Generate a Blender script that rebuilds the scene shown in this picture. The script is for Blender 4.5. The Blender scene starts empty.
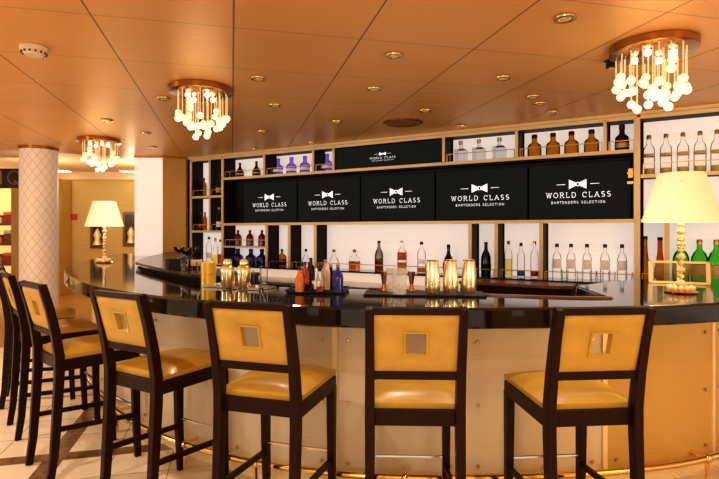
import bpy, bmesh, math, random
from mathutils import Vector, Matrix
random.seed(7)
C = bpy.context.scene.collection
PI = math.pi
EYE = 1.44          # camera height
F = 520.0           # focal length in pixels (719 wide)
CEIL = 2.60

# ------------------------------------------------------------------ helpers
class MB:
    def __init__(self):
        self.bm = bmesh.new()
    def box(self, x0, x1, y0, y1, z0, z1, M=None):
        vs = [Vector((x, y, z)) for z in (z0, z1) for y in (y0, y1) for x in (x0, x1)]
        if M is not None: vs = [M @ v for v in vs]
        v = [self.bm.verts.new(p) for p in vs]
        for f in ((0,2,3,1),(4,5,7,6),(0,1,5,4),(2,6,7,3),(0,4,6,2),(1,3,7,5)):
            self.bm.faces.new([v[i] for i in f])
        return self
    def prism(self, poly, z0, z1, M=None):
        a = [Vector((p[0], p[1], z0)) for p in poly]; b = [Vector((p[0], p[1], z1)) for p in poly]
        if M is not None: a = [M @ v for v in a]; b = [M @ v for v in b]
        a = [self.bm.verts.new(p) for p in a]; b = [self.bm.verts.new(p) for p in b]
        n = len(a)
        self.bm.faces.new(a[::-1]); self.bm.faces.new(b)
        for i in range(n):
            self.bm.faces.new((a[i], a[(i+1) % n], b[(i+1) % n], b[i]))
        return self
    def lathe(self, prof, cx=0, cy=0, cz=0, seg=20, M=None):
        rings = []
        for r, z in prof:
            if r < 1e-5:
                p = Vector((cx, cy, cz+z)); rings.append([self.bm.verts.new(M @ p if M is not None else p)])
            else:
                ring = []
                for k in range(seg):
                    a = 2*PI*k/seg
                    p = Vector((cx+r*math.cos(a), cy+r*math.sin(a), cz+z))
                    ring.append(self.bm.verts.new(M @ p if M is not None else p))
                rings.append(ring)
        for A, B in zip(rings, rings[1:]):
            if len(A) == 1 and len(B) == 1: continue
            for k in range(seg):
                k2 = (k+1) % seg
                if len(A) == 1: self.bm.faces.new((A[0], B[k2], B[k]))
                elif len(B) == 1: self.bm.faces.new((A[k], A[k2], B[0]))
                else: self.bm.faces.new((A[k], A[k2], B[k2], B[k]))
        return self
    def ball(self, c, r, seg=12, rings=7, sz=1.0):
        prof = [(r*math.sin(PI*i/rings), -r*sz*math.cos(PI*i/rings)) for i in range(rings+1)]
        prof[0] = (0, -r*sz); prof[-1] = (0, r*sz)
        return self.lathe(prof, c[0], c[1], c[2], seg)
    def sweep(self, pts, sec, up=Vector((0,0,1)), cap=True, scales=None):
        """sweep a 2-D section (list of (a,b)) along pts"""
        pts = [Vector(p) for p in pts]; rings = []
        for i, p in enumerate(pts):
            d = (pts[min(i+1, len(pts)-1)] - pts[max(i-1, 0)]).normalized()
            u = up
            if abs(d.dot(u)) > 0.95: u = Vector((0,1,0)) if abs(d.y) < .9 else Vector((1,0,0))
            s = d.cross(u).normalized(); t = s.cross(d).normalized()
            k = scales[i] if scales else 1
            rings.append([self.bm.verts.new(p + s*a*k + t*b*k) for a, b in sec])
        n = len(sec)
        for A, B in zip(rings, rings[1:]):
            for k in range(n):
                self.bm.faces.new((A[k], A[(k+1) % n], B[(k+1) % n], B[k]))
        if cap:
            self.bm.faces.new(rings[0][::-1]); self.bm.faces.new(rings[-1])
        return self
    def tube(self, pts, r, seg=8):
        return self.sweep(pts, [(r*math.cos(2*PI*k/seg), r*math.sin(2*PI*k/seg)) for k in range(seg)])
    def quad(self, a, b, c, d):
        self.bm.faces.new([self.bm.verts.new(Vector(p)) for p in (a, b, c, d)]); return self
    def build(self, name, mat, parent=None, smooth=False, bevel=0, seg=2):
        me = bpy.data.meshes.new(name)
        bmesh.ops.recalc_face_normals(self.bm, faces=self.bm.faces)
        self.bm.to_mesh(me); self.bm.free()
        me.materials.append(mat)
        if smooth:
            for p in me.polygons: p.use_smooth = True
            try: me.set_sharp_from_angle(angle=math.radians(42))
            except Exception: pass
        o = bpy.data.objects.new(name, me); C.objects.link(o)
        if parent is not None: o.parent = parent
        if bevel:
            m = o.modifiers.new('bevel', 'BEVEL'); m.width = bevel; m.segments = seg; m.limit_method = 'ANGLE'
        return o

def tag(o, label=None, cat=None, group=None, kind=None):
    if label: o['label'] = label
    if cat: o['category'] = cat
    if group: o['group'] = group
    if kind: o['kind'] = kind
    return o
def thing(name, label, cat, loc=(0,0,0), rz=0, group=None):
    o = bpy.data.objects.new(name, None); C.objects.link(o)
    o.empty_display_size = .1
    o.location = loc; o.rotation_euler = (0, 0, rz)
    return tag(o, label, cat, group)
def copy_tree(o, parent=None):
    c = o.copy(); C.objects.link(c)
    if parent is not None: c.parent = parent
    for ch in list(o.children): copy_tree(ch, c)
    return c
def struct(o): o['kind'] = 'structure'; return o

# ------------------------------------------------------------------ materials
MATS = {}
def mat(name, col, rough=.5, metal=0, emit=None, es=0, noise=0, nscale=20, bump=0, spec=None, coat=0, sheen=0, stretch=None):
    m = bpy.data.materials.new(name); m.use_nodes = True
    nt = m.node_tree; b = nt.nodes['Principled BSDF']
    b.inputs['Base Color'].default_value = (*col, 1)
    b.inputs['Roughness'].default_value = rough; b.inputs['Metallic'].default_value = metal
    if spec is not None: b.inputs['Specular IOR Level'].default_value = spec
    if coat: b.inputs['Coat Weight'].default_value = coat; b.inputs['Coat Roughness'].default_value = .05
    if emit: b.inputs['Emission Color'].default_value = (*emit, 1); b.inputs['Emission Strength'].default_value = es
    if noise or bump:
        tc = nt.nodes.new('ShaderNodeTexCoord'); mp = nt.nodes.new('ShaderNodeMapping')
        if stretch: mp.inputs['Scale'].default_value = stretch
        n = nt.nodes.new('ShaderNodeTexNoise'); n.inputs['Scale'].default_value = nscale; n.inputs['Detail'].default_value = 5
        nt.links.new(tc.outputs['Object'], mp.inputs['Vector']); nt.links.new(mp.outputs['Vector'], n.inputs['Vector'])
        if noise:
            mx = nt.nodes.new('ShaderNodeMix'); mx.data_type = 'RGBA'
            mx.inputs['A'].default_value = (*[c*(1-noise) for c in col], 1)
            mx.inputs['B'].default_value = (*[min(1, c*(1+noise)) for c in col], 1)
            nt.links.new(n.outputs['Fac'], mx.inputs['Factor']); nt.links.new(mx.outputs['Result'], b.inputs['Base Color'])
        if bump:
            bp = nt.nodes.new('ShaderNodeBump'); bp.inputs['Strength'].default_value = bump; bp.inputs['Distance'].default_value = .002
            nt.links.new(n.outputs['Fac'], bp.inputs['Height']); nt.links.new(bp.outputs['Normal'], b.inputs['Normal'])
    MATS[name] = m
    return m
def glass(name, col, refl=.25, rough=.03, dens=1.0):
    """thin-walled glass: tinted transparency with a facing-dependent glossy coat"""
    m = bpy.data.materials.new(name); m.use_nodes = True
    nt = m.node_tree; nt.nodes.clear()
    out = nt.nodes.new('ShaderNodeOutputMaterial')
    tr = nt.nodes.new('ShaderNodeBsdfTransparent')
    gl = nt.nodes.new('ShaderNodeBsdfGlossy'); gl.inputs['Roughness'].default_value = rough
    gl.inputs['Color'].default_value = (.9, .9, .9, 1)
    lw = nt.nodes.new('ShaderNodeLayerWeight'); lw.inputs['Blend'].default_value = refl
    # tint deepens toward the silhouette, as a real bottle's does
    mx = nt.nodes.new('ShaderNodeMix'); mx.data_type = 'RGBA'
    mx.inputs['A'].default_value = (*col, 1); mx.inputs['B'].default_value = (*[c**1.6*.88 for c in col], 1)
    nt.links.new(lw.outputs['Facing'], mx.inputs['Factor']); nt.links.new(mx.outputs['Result'], tr.inputs['Color'])
    ms = nt.nodes.new('ShaderNodeMixShader')
    nt.links.new(lw.outputs['Fresnel'], ms.inputs['Fac'])
    nt.links.new(tr.outputs[0], ms.inputs[1]); nt.links.new(gl.outputs[0], ms.inputs[2])
    nt.links.new(ms.outputs[0], out.inputs['Surface'])
    MATS[name] = m
    return m

wood = mat('espresso_wood', (.020, .0055, .0028), .38, noise=.35, nscale=9, stretch=(1, 1, 8), spec=.16)
leather = mat('gold_leather', (.49, .285, .032), .34, noise=.22, nscale=9, bump=.25, coat=.12)
leather_back = mat('gold_weave', (.50, .30, .05), .5, noise=.26, nscale=12, bump=.3)
granite = mat('black_granite', (.012, .009, .008), .07, noise=.8, nscale=160, spec=.55)
edge_gran = granite
amber_lit_cream = mat('amber_lit_cream', (.56, .36, .10), .35, noise=.06, nscale=3)  # cream panel with the amber light at the right painted into its colour
cream = mat('cream_panel', (.71, .58, .40), .35, noise=.05, nscale=4)
brass = mat('brass', (.66, .43, .16), .28, 1.0)
brass_trim = mat('brass_trim', (.92, .73, .42), .45, .35, noise=.1, nscale=6)
polished = mat('polished_brass', (.85, .58, .22), .14, 1.0)
shaker_gold = mat('shaker_gold', (.96, .80, .48), .18, .95)
tin_gold = mat('tin_gold', (.86, .52, .07), .35, .5)
copper = mat('copper', (.62, .33, .2), .18, 1.0)
chrome = mat('chrome', (.8, .78, .75), .12, 1.0)
steel = mat('brushed_steel', (.62, .57, .52), .28, .85, noise=.08, nscale=30)
dark_ply = mat('dark_walnut', (.020, .0075, .004), .55, noise=.3, nscale=8, stretch=(1, 1, 6), spec=.12)
ledge_m = mat('dark_ledge', (.030, .012, .006), .2, noise=.3, nscale=9, spec=.2)
mid_wood = mat('reddish_wood', (.17, .06, .022), .35, noise=.25, nscale=10, coat=.2)
blackout = mat('matte_black', (.006, .006, .006), .6)
rubber = mat('black_rubber', (.012, .010, .010), .55)
screen_m = mat('screen_black', (.006, .007, .007), .6, emit=(.8, .95, .95), es=.010, spec=.1)
ink = mat('logo_white', (.8, .8, .8), .5, emit=(.95, .97, 1), es=.75)
backlit = mat('backlit_panel', (.80, .72, .66), .5, emit=(1.0, .89, .82), es=.47)
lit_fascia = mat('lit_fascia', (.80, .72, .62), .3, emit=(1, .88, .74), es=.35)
fascia_m = mat('pale_fascia', (.70, .60, .50), .3, noise=.05)
white_wall = mat('pillar_white', (.88, .83, .77), .5, emit=(1, .92, .85), es=.40)  # glow added to brighten the white face; the pillar is no lamp
gold_wall = mat('gold_veneer', (.54, .32, .085), .32, .25, noise=.15, nscale=5, stretch=(1,1,.3))
yellow_wall = mat('yellow_wall', (.62, .43, .155), .7, noise=.05, nscale=3)
shade_m = mat('lamp_shade_fabric', (.85, .70, .42), .8, emit=(1.0, .82, .52), es=.36, noise=.04, nscale=60)
crystal = glass('crystal', (.96, .93, .88), .45)
cut_glass = mat('cut_glass', (.95, .90, .80), .08, noise=.25, nscale=70, bump=1.0, coat=.6)
cut_glass.node_tree.nodes['Principled BSDF'].inputs['Alpha'].default_value = .3
clear = glass('clear_glass', (.98, .975, .97), .14)
frosty = glass('pale_blue_glass', (.86, .87, .89), .3)
smoky = glass('smoky_glass', (.55, .50, .45), .35)
amber = glass('amber_glass', (.62, .36, .13), .22)
tequila = glass('amber_brown_glass', (.70, .42, .12), .2)
dark_glass = glass('dark_brown_glass', (.22, .06, .025), .25)
black_glass = mat('black_bottle_glass', (.006, .006, .008), .08)
green_glass = glass('green_glass', (.30, .74, .20), .2)
violet_glass = glass('violet_glass', (.52, .42, .95), .2)
blue_glass = mat('cobalt_bottle', (.012, .015, .30), .12, coat=.3)
red_glass = mat('ruby_bottle', (.20, .012, .014), .14, coat=.3)
orange_liq = mat('orange_liquid', (.80, .22, .02), .2)
red_liq = mat('red_liquid', (.42, .035, .015), .15)
wrap = mat('cream_wrap', (.72, .56, .42), .5)
whisky = glass('whisky', (.72, .30, .06), .1)
pale_liq = glass('pale_liquid', (.93, .86, .45), .1)
pink_liq = mat('red_orange_print', (.58, .10, .04), .4)
yellow_band = mat('yellow_band', (.72, .62, .12), .5)
white_label = mat('white_label', (.92, .87, .78), .6, emit=(1, .92, .8), es=.12)  # faint glow stands in for backlight showing through the paper
cream_label = mat('cream_label', (.72, .55, .30), .6)
black_cap = mat('black_cap', (.012, .011, .012), .35)
gold_cap = mat('gold_cap', (.7, .48, .18), .3, .9)
cork = mat('cork', (.42, .24, .10), .8)
blue_label = mat('blue_label', (.05, .12, .55), .4)
red_label = mat('red_label', (.62, .05, .03), .4)
ball_glow = mat('frosted_ball', (.95, .85, .65), .4, emit=(1.0, .86, .52), es=.85)
strand_m = mat('bead_strand', (.9, .74, .48), .2, emit=(1.0, .70, .36), es=.28)
bulb_m = mat('bulb', (1, .9, .7), .4, emit=(1.0, .82, .55), es=5)
plate_m = mat('bronze_plate', (.42, .20, .07), .22, .9)
spot_m = mat('spot_lens', (.8, .6, .3), .2, .8, emit=(1.0, .74, .42), es=.15)
ring_gold = mat('gold_ring', (.75, .48, .18), .22, 1.0)
plastic = mat('cream_plastic', (.74, .62, .44), .5)
slot_dark = mat('slot_dark', (.05, .03, .02), .7)
speaker_grille = mat('copper_grille', (.34, .15, .05), .5, .3, bump=.4, nscale=220)
alarm_red = mat('alarm_red', (.5, .03, .02), .4)
pic_dark = mat('dark_picture', (.035, .016, .010), .35, noise=.9, nscale=6)
pic_frame = mat('picture_frame', (.20, .085, .03), .4, .3)
menu_glass = glass('menu_insert', (.78, .80, .68), .3)
crystal_body = mat('crystal_stem', (.86, .68, .40), .08, coat=.8)
goods = [mat('goods_red', (.42, .05, .03), .5), mat('goods_orange', (.75, .28, .05), .5), mat('goods_brown', (.20, .07, .03), .5), mat('goods_cream', (.8, .6, .35), .5)]
sign_dark = mat('shop_fascia', (.045, .022, .014), .35, noise=.4, nscale=5)
sign_gold = mat('shop_letters', (.55, .36, .18), .3, .9)
shop_glow = mat('shop_glow', (.8, .5, .2), .6, emit=(1.0, .58, .2), es=.75)
strip_light = mat('strip_light', (1, .9, .7), .4, emit=(1, .85, .6), es=5)

def grid_setup(nt, ang):
    geo = nt.nodes.new('ShaderNodeNewGeometry')
    mp = nt.nodes.new('ShaderNodeMapping'); mp.vector_type = 'POINT'
    mp.inputs['Rotation'].default_value = (0, 0, ang)
    nt.links.new(geo.outputs['Position'], mp.inputs['Vector'])
    sp = nt.nodes.new('ShaderNodeSeparateXYZ'); nt.links.new(mp.outputs['Vector'], sp.inputs[0])
    return mp, sp
def mth(nt, op, a, b=None, c=None):
    n = nt.nodes.new('ShaderNodeMath'); n.operation = op
    for i, v in enumerate((a, b, c)):
        if v is None: continue
        if isinstance(v, (int, float)): n.inputs[i].default_value = v
        else: nt.links.new(v, n.inputs[i])
    return n.outputs[0]
def line_mask(nt, coord, period, off, half):
    """1 within half of a multiple of period"""
    a = mth(nt, 'SUBTRACT', coord, off - period/2)
    m = mth(nt, 'FLOORED_MODULO', a, period)
    d = mth(nt, 'ABSOLUTE', mth(nt, 'SUBTRACT', m, period/2))
    return mth(nt, 'LESS_THAN', d, half)
def band_mask(nt, coord, centre, half):
    return mth(nt, 'LESS_THAN', mth(nt, 'ABSOLUTE', mth(nt, 'SUBTRACT', coord, centre)), half)
def mixc(nt, fac, A, B):
    n = nt.nodes.new('ShaderNodeMix'); n.data_type = 'RGBA'
    if isinstance(fac, (int, float)): n.inputs['Factor'].default_value = fac
    else: nt.links.new(fac, n.inputs['Factor'])
    for k, v in (('A', A), ('B', B)):
        if isinstance(v, tuple): n.inputs[k].default_value = (*v, 1)
        else: nt.links.new(v, n.inputs[k])
    return n.outputs['Result']
GR = math.radians(-13.8)
# floor: cream marble tiles with brown marble bands
floor_m = bpy.data.materials.new('marble_floor'); floor_m.use_nodes = True
nt = floor_m.node_tree; b = nt.nodes['Principled BSDF']
mp, sp = grid_setup(nt, GR)
n1 = nt.nodes.new('ShaderNodeTexNoise'); n1.inputs['Scale'].default_value = 2.2; n1.inputs['Detail'].default_value = 7; n1.inputs['Distortion'].default_value = 1.2
nt.links.new(mp.outputs[0], n1.inputs['Vector'])
n2 = nt.nodes.new('ShaderNodeTexNoise'); n2.inputs['Scale'].default_value = 22; n2.inputs['Detail'].default_value = 8
nt.links.new(mp.outputs[0], n2.inputs['Vector'])
base = mixc(nt, n1.outputs['Fac'], (.74, .60, .42), (.88, .76, .58))
joint = mth(nt, 'MAXIMUM', line_mask(nt, sp.outputs[0], .36, -1.09, .004), line_mask(nt, sp.outputs[1], .36, 3.68, .004))
base = mixc(nt, joint, base, (.42, .27, .16))
brown = mixc(nt, n2.outputs['Fac'], (.05, .022, .010), (.36, .20, .10))
bands = mth(nt, 'MAXIMUM', line_mask(nt, sp.outputs[0], 4.32, -1.09, .06), line_mask(nt, sp.outputs[1], 4.32, 3.68, .06))
base = mixc(nt, bands, base, brown)
thin = band_mask(nt, sp.outputs[1], 5.0, .03)
base = mixc(nt, thin, base, (.45, .27, .13))
carpet = mth(nt, 'GREATER_THAN', sp.outputs[1], 7.3)
base = mixc(nt, carpet, base, mixc(nt, n2.outputs['Fac'], (.30, .12, .03), (.62, .34, .10)))
nt.links.new(base, b.inputs['Base Color']); b.inputs['Roughness'].default_value = .22
# ceiling: satin copper-toned panels
ceil_m = bpy.data.materials.new('copper_ceiling'); ceil_m.use_nodes = True
nt = ceil_m.node_tree; b = nt.nodes['Principled BSDF']
mp, sp = grid_setup(nt, GR)
n1 = nt.nodes.new('ShaderNodeTexNoise'); n1.inputs['Scale'].default_value = .9; n1.inputs['Detail'].default_value = 4
nt.links.new(mp.outputs[0], n1.inputs['Vector'])
base = mixc(nt, n1.outputs['Fac'], (.72, .375, .125), (.86, .50, .20))
l1 = line_mask(nt, sp.outputs[0], .745, 0.01, .005)
l2 = line_mask(nt, sp.outputs[1], .76, 3.05, .003)
base = mixc(nt, l1, base, (.22, .10, .035)); base = mixc(nt, l2, base, (.34, .17, .065))
nt.links.new(base, b.inputs['Base Color']); b.inputs['Roughness'].default_value = .40; b.inputs['Metallic'].default_value = .30
# quilted column
quilt = bpy.data.materials.new('quilted_column'); quilt.use_nodes = True
nt = quilt.node_tree; b = nt.nodes['Principled BSDF']
tc = nt.nodes.new('ShaderNodeTexCoord'); spq = nt.nodes.new('ShaderNodeSeparateXYZ'); nt.links.new(tc.outputs['Object'], spq.inputs[0])
ang = mth(nt, 'MULTIPLY', mth(nt, 'ARCTAN2', spq.outputs[1], spq.outputs[0]), .24)
zz = mth(nt, 'MULTIPLY', spq.outputs[2], .72)
g1 = line_mask(nt, mth(nt, 'ADD', ang, zz), 2*PI*.24/14, 0, .006); g2 = line_mask(nt, mth(nt, 'SUBTRACT', ang, zz), 2*PI*.24/14, 0, .006)
g = mth(nt, 'MAXIMUM', g1, g2)
nt.links.new(mixc(nt, g, (.86, .77, .67), (.66, .52, .38)), b.inputs['Base Color']); b.inputs['Roughness'].default_value = .45
b.inputs['Emission Color'].default_value = (1, .85, .7, 1); b.inputs['Emission Strength'].default_value = .06

# ------------------------------------------------------------------ room shell
struct(MB().box(-16, 8, -3, 16, -.1, 0).build('floor', floor_m))
# main ceiling ends on a line beyond the quilted column; a paler, higher ceiling lies past it
cpoly = [(-16, -3), (8, -3), (8, 12), (-2.0, 12), (-2.4, 8.9), (-3.3, 8.55), (-4.4, 7.75), (-6.2, 6.9), (-16, 6.0)]
struct(MB().prism(cpoly, CEIL, CEIL+.12).build('ceiling', ceil_m))
far_c = mat('far_ceiling', (.72, .52, .32), .6)
struct(MB().box(-16, 1, 5.5, 16, 2.80, 2.9).build('ceiling_far', far_c))
struct(MB().box(-16, -1.5, 12.0, 12.15, 0, 2.80).build('wall_back', yellow_wall))
tr = MB(); tr.box(-16, -1.5, 11.93, 12.0, 2.62, 2.80); struct(tr.build('trim_1', mat('cornice', (.8, .58, .34), .5)))

# back bar frame of reference: x along the shelving to the right, y into the wall
PL = Vector((-2.676, 8.208, 0)); BR = math.atan2(-.504, .8637)
BM = Matrix.Translation(PL) @ Matrix.Rotation(BR, 4, 'Z')
RV = Vector((.8637, -.504)); NV = Vector((.504, .8637)); C0 = 5.741
def bx(px, y=0.0):
    """position along the back bar where the sight line of photo column px meets depth y"""
    u = (px - 359.5)/F
    t = (C0 + y)/(u*NV.x + NV.y)
    p = Vector((t*u, t)) - Vector((PL.x, PL.y))
    return p.dot(RV)
def BW(x, y, z): return BM @ Vector((x, y, z))
o = struct(MB().box(-.12, 9.5, .40, .50, 0, CEIL).build('wall_bar', dark_ply)); o.location = PL; o.rotation_euler = (0, 0, BR)
o = struct(MB().box(-.02, 9.5, -.03, .40, 2.567, CEIL-.002).build('trim_2', brass_trim)); o.location = PL; o.rotation_euler = (0, 0, BR)

# ------------------------------------------------------------------ pillars
o = MB().lathe([(.236, 0), (.236, 2.575)], 0, 0, 0, 48).build('round_column', quilt, None, True); o.location = (-4.47, 7.25, 0)
col = thing('quilted_column', 'round column clad in cream diamond-quilted panels, left of the bar', 'column', (-4.47, 7.25, 0))
o.parent = col; o.location = (0, 0, 0); o.name = 'quilted_cladding'
MB().lathe([(.0, 2.56), (.252, 2.56), (.252, 2.6), (0, 2.6)], seg=48).build('collar', plate_m, col, True)
MB().lathe([(.0, 0), (.26, 0), (.26, .14), (.245, .16), (0, .16)], seg=48).build('base', brass_trim, col, True)
pil = thing('square_pillar', 'white-fronted square pillar with gold veneer side at the far end of the bar', 'pillar', (-3.46, 8.0, 0))
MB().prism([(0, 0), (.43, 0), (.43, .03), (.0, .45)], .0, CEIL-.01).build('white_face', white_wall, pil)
MB().prism([(.432, .0), (.73, .17), (.70, .42), (.02, .47), (.432, .04)], 0, CEIL-.01).build('gold_face', gold_wall, pil)
MB().prism([(-.01, -.012), (.436, -.012), (.745, .165), (.73, .19), (.43, .02), (-.01, .02)], 2.565, CEIL-.002).build('top_trim', plate_m, pil)

# ------------------------------------------------------------------ bar counter
def spline(P, n=14):
    P = [Vector((p[0], p[1])) for p in P]; out = []
    for i in range(len(P)-1):
        p0 = P[max(i-1, 0)]; p1 = P[i]; p2 = P[i+1]; p3 = P[min(i+2, len(P)-1)]
        for k in range(n):
            t = k/n
            out.append(.5*((2*p1) + (p2-p0)*t + (2*p0-5*p1+4*p2-p3)*t*t + (3*p1-p0-3*p2+p3)*t**3))
    out.append(P[-1]); return out
def offset(L, d):
    out = []
    for i, p in enumerate(L):
        t = (L[min(i+1, len(L)-1)] - L[max(i-1, 0)]).normalized()
        out.append(p + Vector((-t.y, t.x))*-d)      # to the right of travel for negative... see use
    return out
HC = 1.06
OUT = spline([(3.3, 3.75), (2.65, 3.16), (2.15, 2.86), (1.72, 2.70), (1.15, 2.595), (.595, 2.56), (0.2, 2.565), (-.148, 2.61), (-.6, 2.735), (-1.018, 2.94),
              (-1.45, 3.24), (-1.88, 3.66), (-2.30, 4.18), (-2.68, 4.72), (-3.14, 5.60), (-3.54, 6.8), (-3.80, 7.7), (-3.98, 8.75)])
INN = spline([(-2.88, 7.9), (-2.66, 6.7), (-2.36, 5.54), (-2.08, 5.02), (-1.78, 4.6), (-1.446, 4.15), (-1.144, 3.78), (-.7, 3.62), (-.404, 3.50), (.134, 3.36), (.69, 3.08), (1.18, 2.93), (1.42, 2.92)], 8)
INR = [Vector(p) for p in ((1.50, 3.60), (1.9, 3.95), (2.5, 4.25), (3.0, 4.4))]
poly = OUT + [Vector((-3.45, 8.75)), Vector((-3.45, 7.985)), Vector((-3.02, 7.985))] + INN + INR
top = thing('granite_countertop', 'long curved glossy black granite countertop of the bar', 'countertop')
o = MB().prism([(p.x, p.y) for p in poly], HC-.105, HC).build('counter_slab', granite, top, bevel=.012)
# wooden trim on the working side
tl = INN[-26:]
m = MB(); m.sweep([Vector((p.x, p.y+.015, HC-.035)) for p in tl], [(-.014, -.045), (.014, -.045), (.014, .045), (-.014, .045)])
m.build('inner_trim', mid_wood, top)

def off_in(L, d):
    """shift the outer line toward the inside of the bar (travel runs right to left, inside is on the right)"""
    out = []
    for i, p in enumerate(L):
        t = (L[min(i+1, len(L)-1)] - L[max(i-1, 0)]).normalized()
        out.append(p + Vector((t.y, -t.x))*d)
    return out
PAN = off_in(OUT, .25)
def px_of(p): return 359.5 + F*p.x/p.y
def find(px):
    for i in range(len(PAN)-1):
        a, c = px_of(PAN[i]), px_of(PAN[i+1])
        if (a-px)*(c-px) <= 0: return i + (a-px)/(a-c+1e-9)
def at(s):
    i = min(int(s), len(PAN)-2); f = s-i
    return PAN[i].lerp(PAN[i+1], f)
def tan_at(s):
    i = min(int(s), len(PAN)-2); return (PAN[i+1]-PAN[i]).normalized()
base = thing('cocktail_bar', 'curved cream-panelled bar base with brass strips and foot rail under black top', 'bar')
cuts = [2, find(712), find(604), find(464), find(335), find(228), find(151), find(105), 0, 0, 0, len(PAN)-1.001]
s7 = cuts[7]; s_end = cuts[-1]
for k in range(3): cuts[8+k] = s7 + (s_end-s7)*(k+1)/4
PZ0, PZ1 = .10, HC-.105
for a, c in zip(cuts, cuts[1:]):
    n = max(2, int((c-a)/2))
    L = [at(a + (c-a)*k/n) for k in range(n+1)]
    t0 = (L[1]-L[0]).normalized(); L[0] = L[0]+t0*.004; t1 = (L[-1]-L[-2]).normalized(); L[-1] = L[-1]-t1*.004
    R_ = off_in(L, .03)
    MB().prism([(p.x, p.y) for p in L] + [(p.x, p.y) for p in R_[::-1]], PZ0, PZ1).build('front_panel', amber_lit_cream if a < find(605)-.01 else cream, base)
for s in cuts[1:-1]:
    p = at(s); t = tan_at(s); nrm = Vector((-t.y, t.x))
    M = Matrix.Translation((p.x, p.y, 0)) @ Matrix.Rotation(math.atan2(t.y, t.x), 4, 'Z')
    MB().box(-.014, .014, -.005, .012, PZ0, PZ1, M).build('brass_strip', brass_trim, base)
    for sd in (-1, 1):
        for z in (.84, .50, .17):
            q = M @ Vector((sd*.075, .006, z))
            MM = Matrix.Translation(q) @ Matrix.Rotation(math.atan2(t.y, t.x), 4, 'Z') @ Matrix.Rotation(-PI/2, 4, 'X')
            MB().lathe([(0, 0), (.011, 0), (.009, .008), (0, .010)], seg=10, M=MM).build('stud', brass, base, True)
K = off_in(OUT, .29)[2:]; K2 = off_in(OUT, .36)[2:]
MB().prism([(p.x, p.y) for p in K] + [(p.x, p.y) for p in K2[::-1]], 0, .12).build('plinth', brass_trim, base)
RL = off_in(OUT, .15)[2:-20]
MB().tube([Vector((p.x, p.y, .155)) for p in RL], .019, 10).build('foot_rail', polished, base, True)
for s in [find(x) for x in (690, 540, 400, 262, 195, 130)]:
    i = int(s); p = RL[min(max(i-2, 0), len(RL)-2)]; t = (RL[min(i-1, len(RL)-1)]-RL[min(i-2, len(RL)-2)]).normalized()
    q = p + Vector((t.y, -t.x))*.10
    MB().tube([(p.x, p.y, .0), (p.x, p.y, .155)], .013, 8).tube([(p.x, p.y, .155), (q.x, q.y, .155)], .011, 8).ball((p.x, p.y, .155), .027).build('rail_bracket', polished, base, True)
# raised ledge on the inner side of the left wing and the working cabinet below it
LO = INN[:54]
LI = off_in(LO[::-1], .36)[::-1]
led = thing('raised_ledge', 'raised curved black granite ledge along the inner left side of the bar', 'ledge')
LOx = off_in(LO[::-1], -.02)[::-1]
MB().prism([(p.x, p.y) for p in LOx] + [(p.x, p.y) for p in LI[::-1]], HC+.034, HC+.062).build('ledge_slab', ledge_m, led, bevel=.008)
CI = off_in(LO[::-1], .03)[::-1]; CI2 = off_in(LO[::-1], .33)[::-1]
MB().prism([(p.x, p.y) for p in CI] + [(p.x, p.y) for p in CI2[::-1]], 0, HC+.034).build('ledge_cabinet', dark_ply, led)
pb = thing('napkin_holder', 'small black box on the raised ledge just left of the coupe glasses', 'napkin holder', (-1.56, 4.36, HC+.0625), .6)
MB().box(-.055, .055, -.05, .05, 0, .012).build('base', blackout, pb, bevel=.003)
m = MB().box(-.052, .052, -.047, -.041, .012, .082).box(-.052, .052, .041, .047, .012, .082).box(-.052, -.046, -.041, .041, .012, .082); m.build('side_walls', blackout, pb)
MB().box(-.045, .045, -.04, .04, .013, .06).build('napkin_stack', black_cap, pb)

# ------------------------------------------------------------------ back bar shelving
D = .26; TW = .034
def upright(parent, xc, z0, z1, y1=D, w=TW):
    u = MB().box(xc-w/2+.004, xc+w/2-.004, .012, y1, z0, z1).build('upright', dark_ply, parent)
    MB().box(xc-w/2, xc+w/2, -.006, .012, z0, z1).build('brass_edge', brass_trim, u)
def shelf(parent, x0, x1, zc, w=TW, y0=0, name='shelf'):
    u = MB().box(x0, x1, .012+y0, D, zc-w/2+.004, zc+w/2-.004).build(name, dark_ply, parent)
    MB().box(x0, x1, -.006+y0, .012+y0, zc-w/2, zc+w/2).build('brass_edge', brass_trim, u)
def back(parent, x0, x1, z0, z1):
    MB().box(x0+.01, x1-.01, D-.012, D, z0, z1).build('backlit_panel', backlit, parent)
def guard(parent, x0, x1, z, h=.095):
    m = MB()
    r = .0045
    m.box(x0, x1, .018, .018+2*r, z+h-2*r, z+h)
    for x in (x0, x1-2*r): m.box(x, x+2*r, .018, .018+2*r, z, z+h)
    m.box(x0, x0+2*r, .018, .11, z+h-2*r, z+h).box(x0, x0+2*r, .11, .11+2*r, z, z+h)
    m.build('guard_rail', brass, parent)
ZT, ZS, ZB, ZP = 2.548, 2.225, 1.54, .93
# left bay
x0, x1, xm = .017, bx(222.5), bx(209.5)
lb = thing('shelving_unit', 'narrow tall shelving bay at the left end of the back bar beside pillar', 'shelving', PL, BR)
upright(lb, x0, ZP, ZT); upright(lb, xm, 1.43, ZT, w=.026)
MB().box(-.055, 0, .0, D, ZP, CEIL-.04).build('end_panel', dark_ply, lb)
for z in (ZT, 1.967, 1.432): shelf(lb, x0, x1-.02, z)
back(lb, x0, x1-.03, ZP, ZT)
guard(lb, x0+.03, xm-.02, 1.984); guard(lb, xm+.02, x1-.03, 1.984); guard(lb, x0+.03, xm-.02, 1.449); guard(lb, xm+.02, x1-.03, 1.449)
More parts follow.
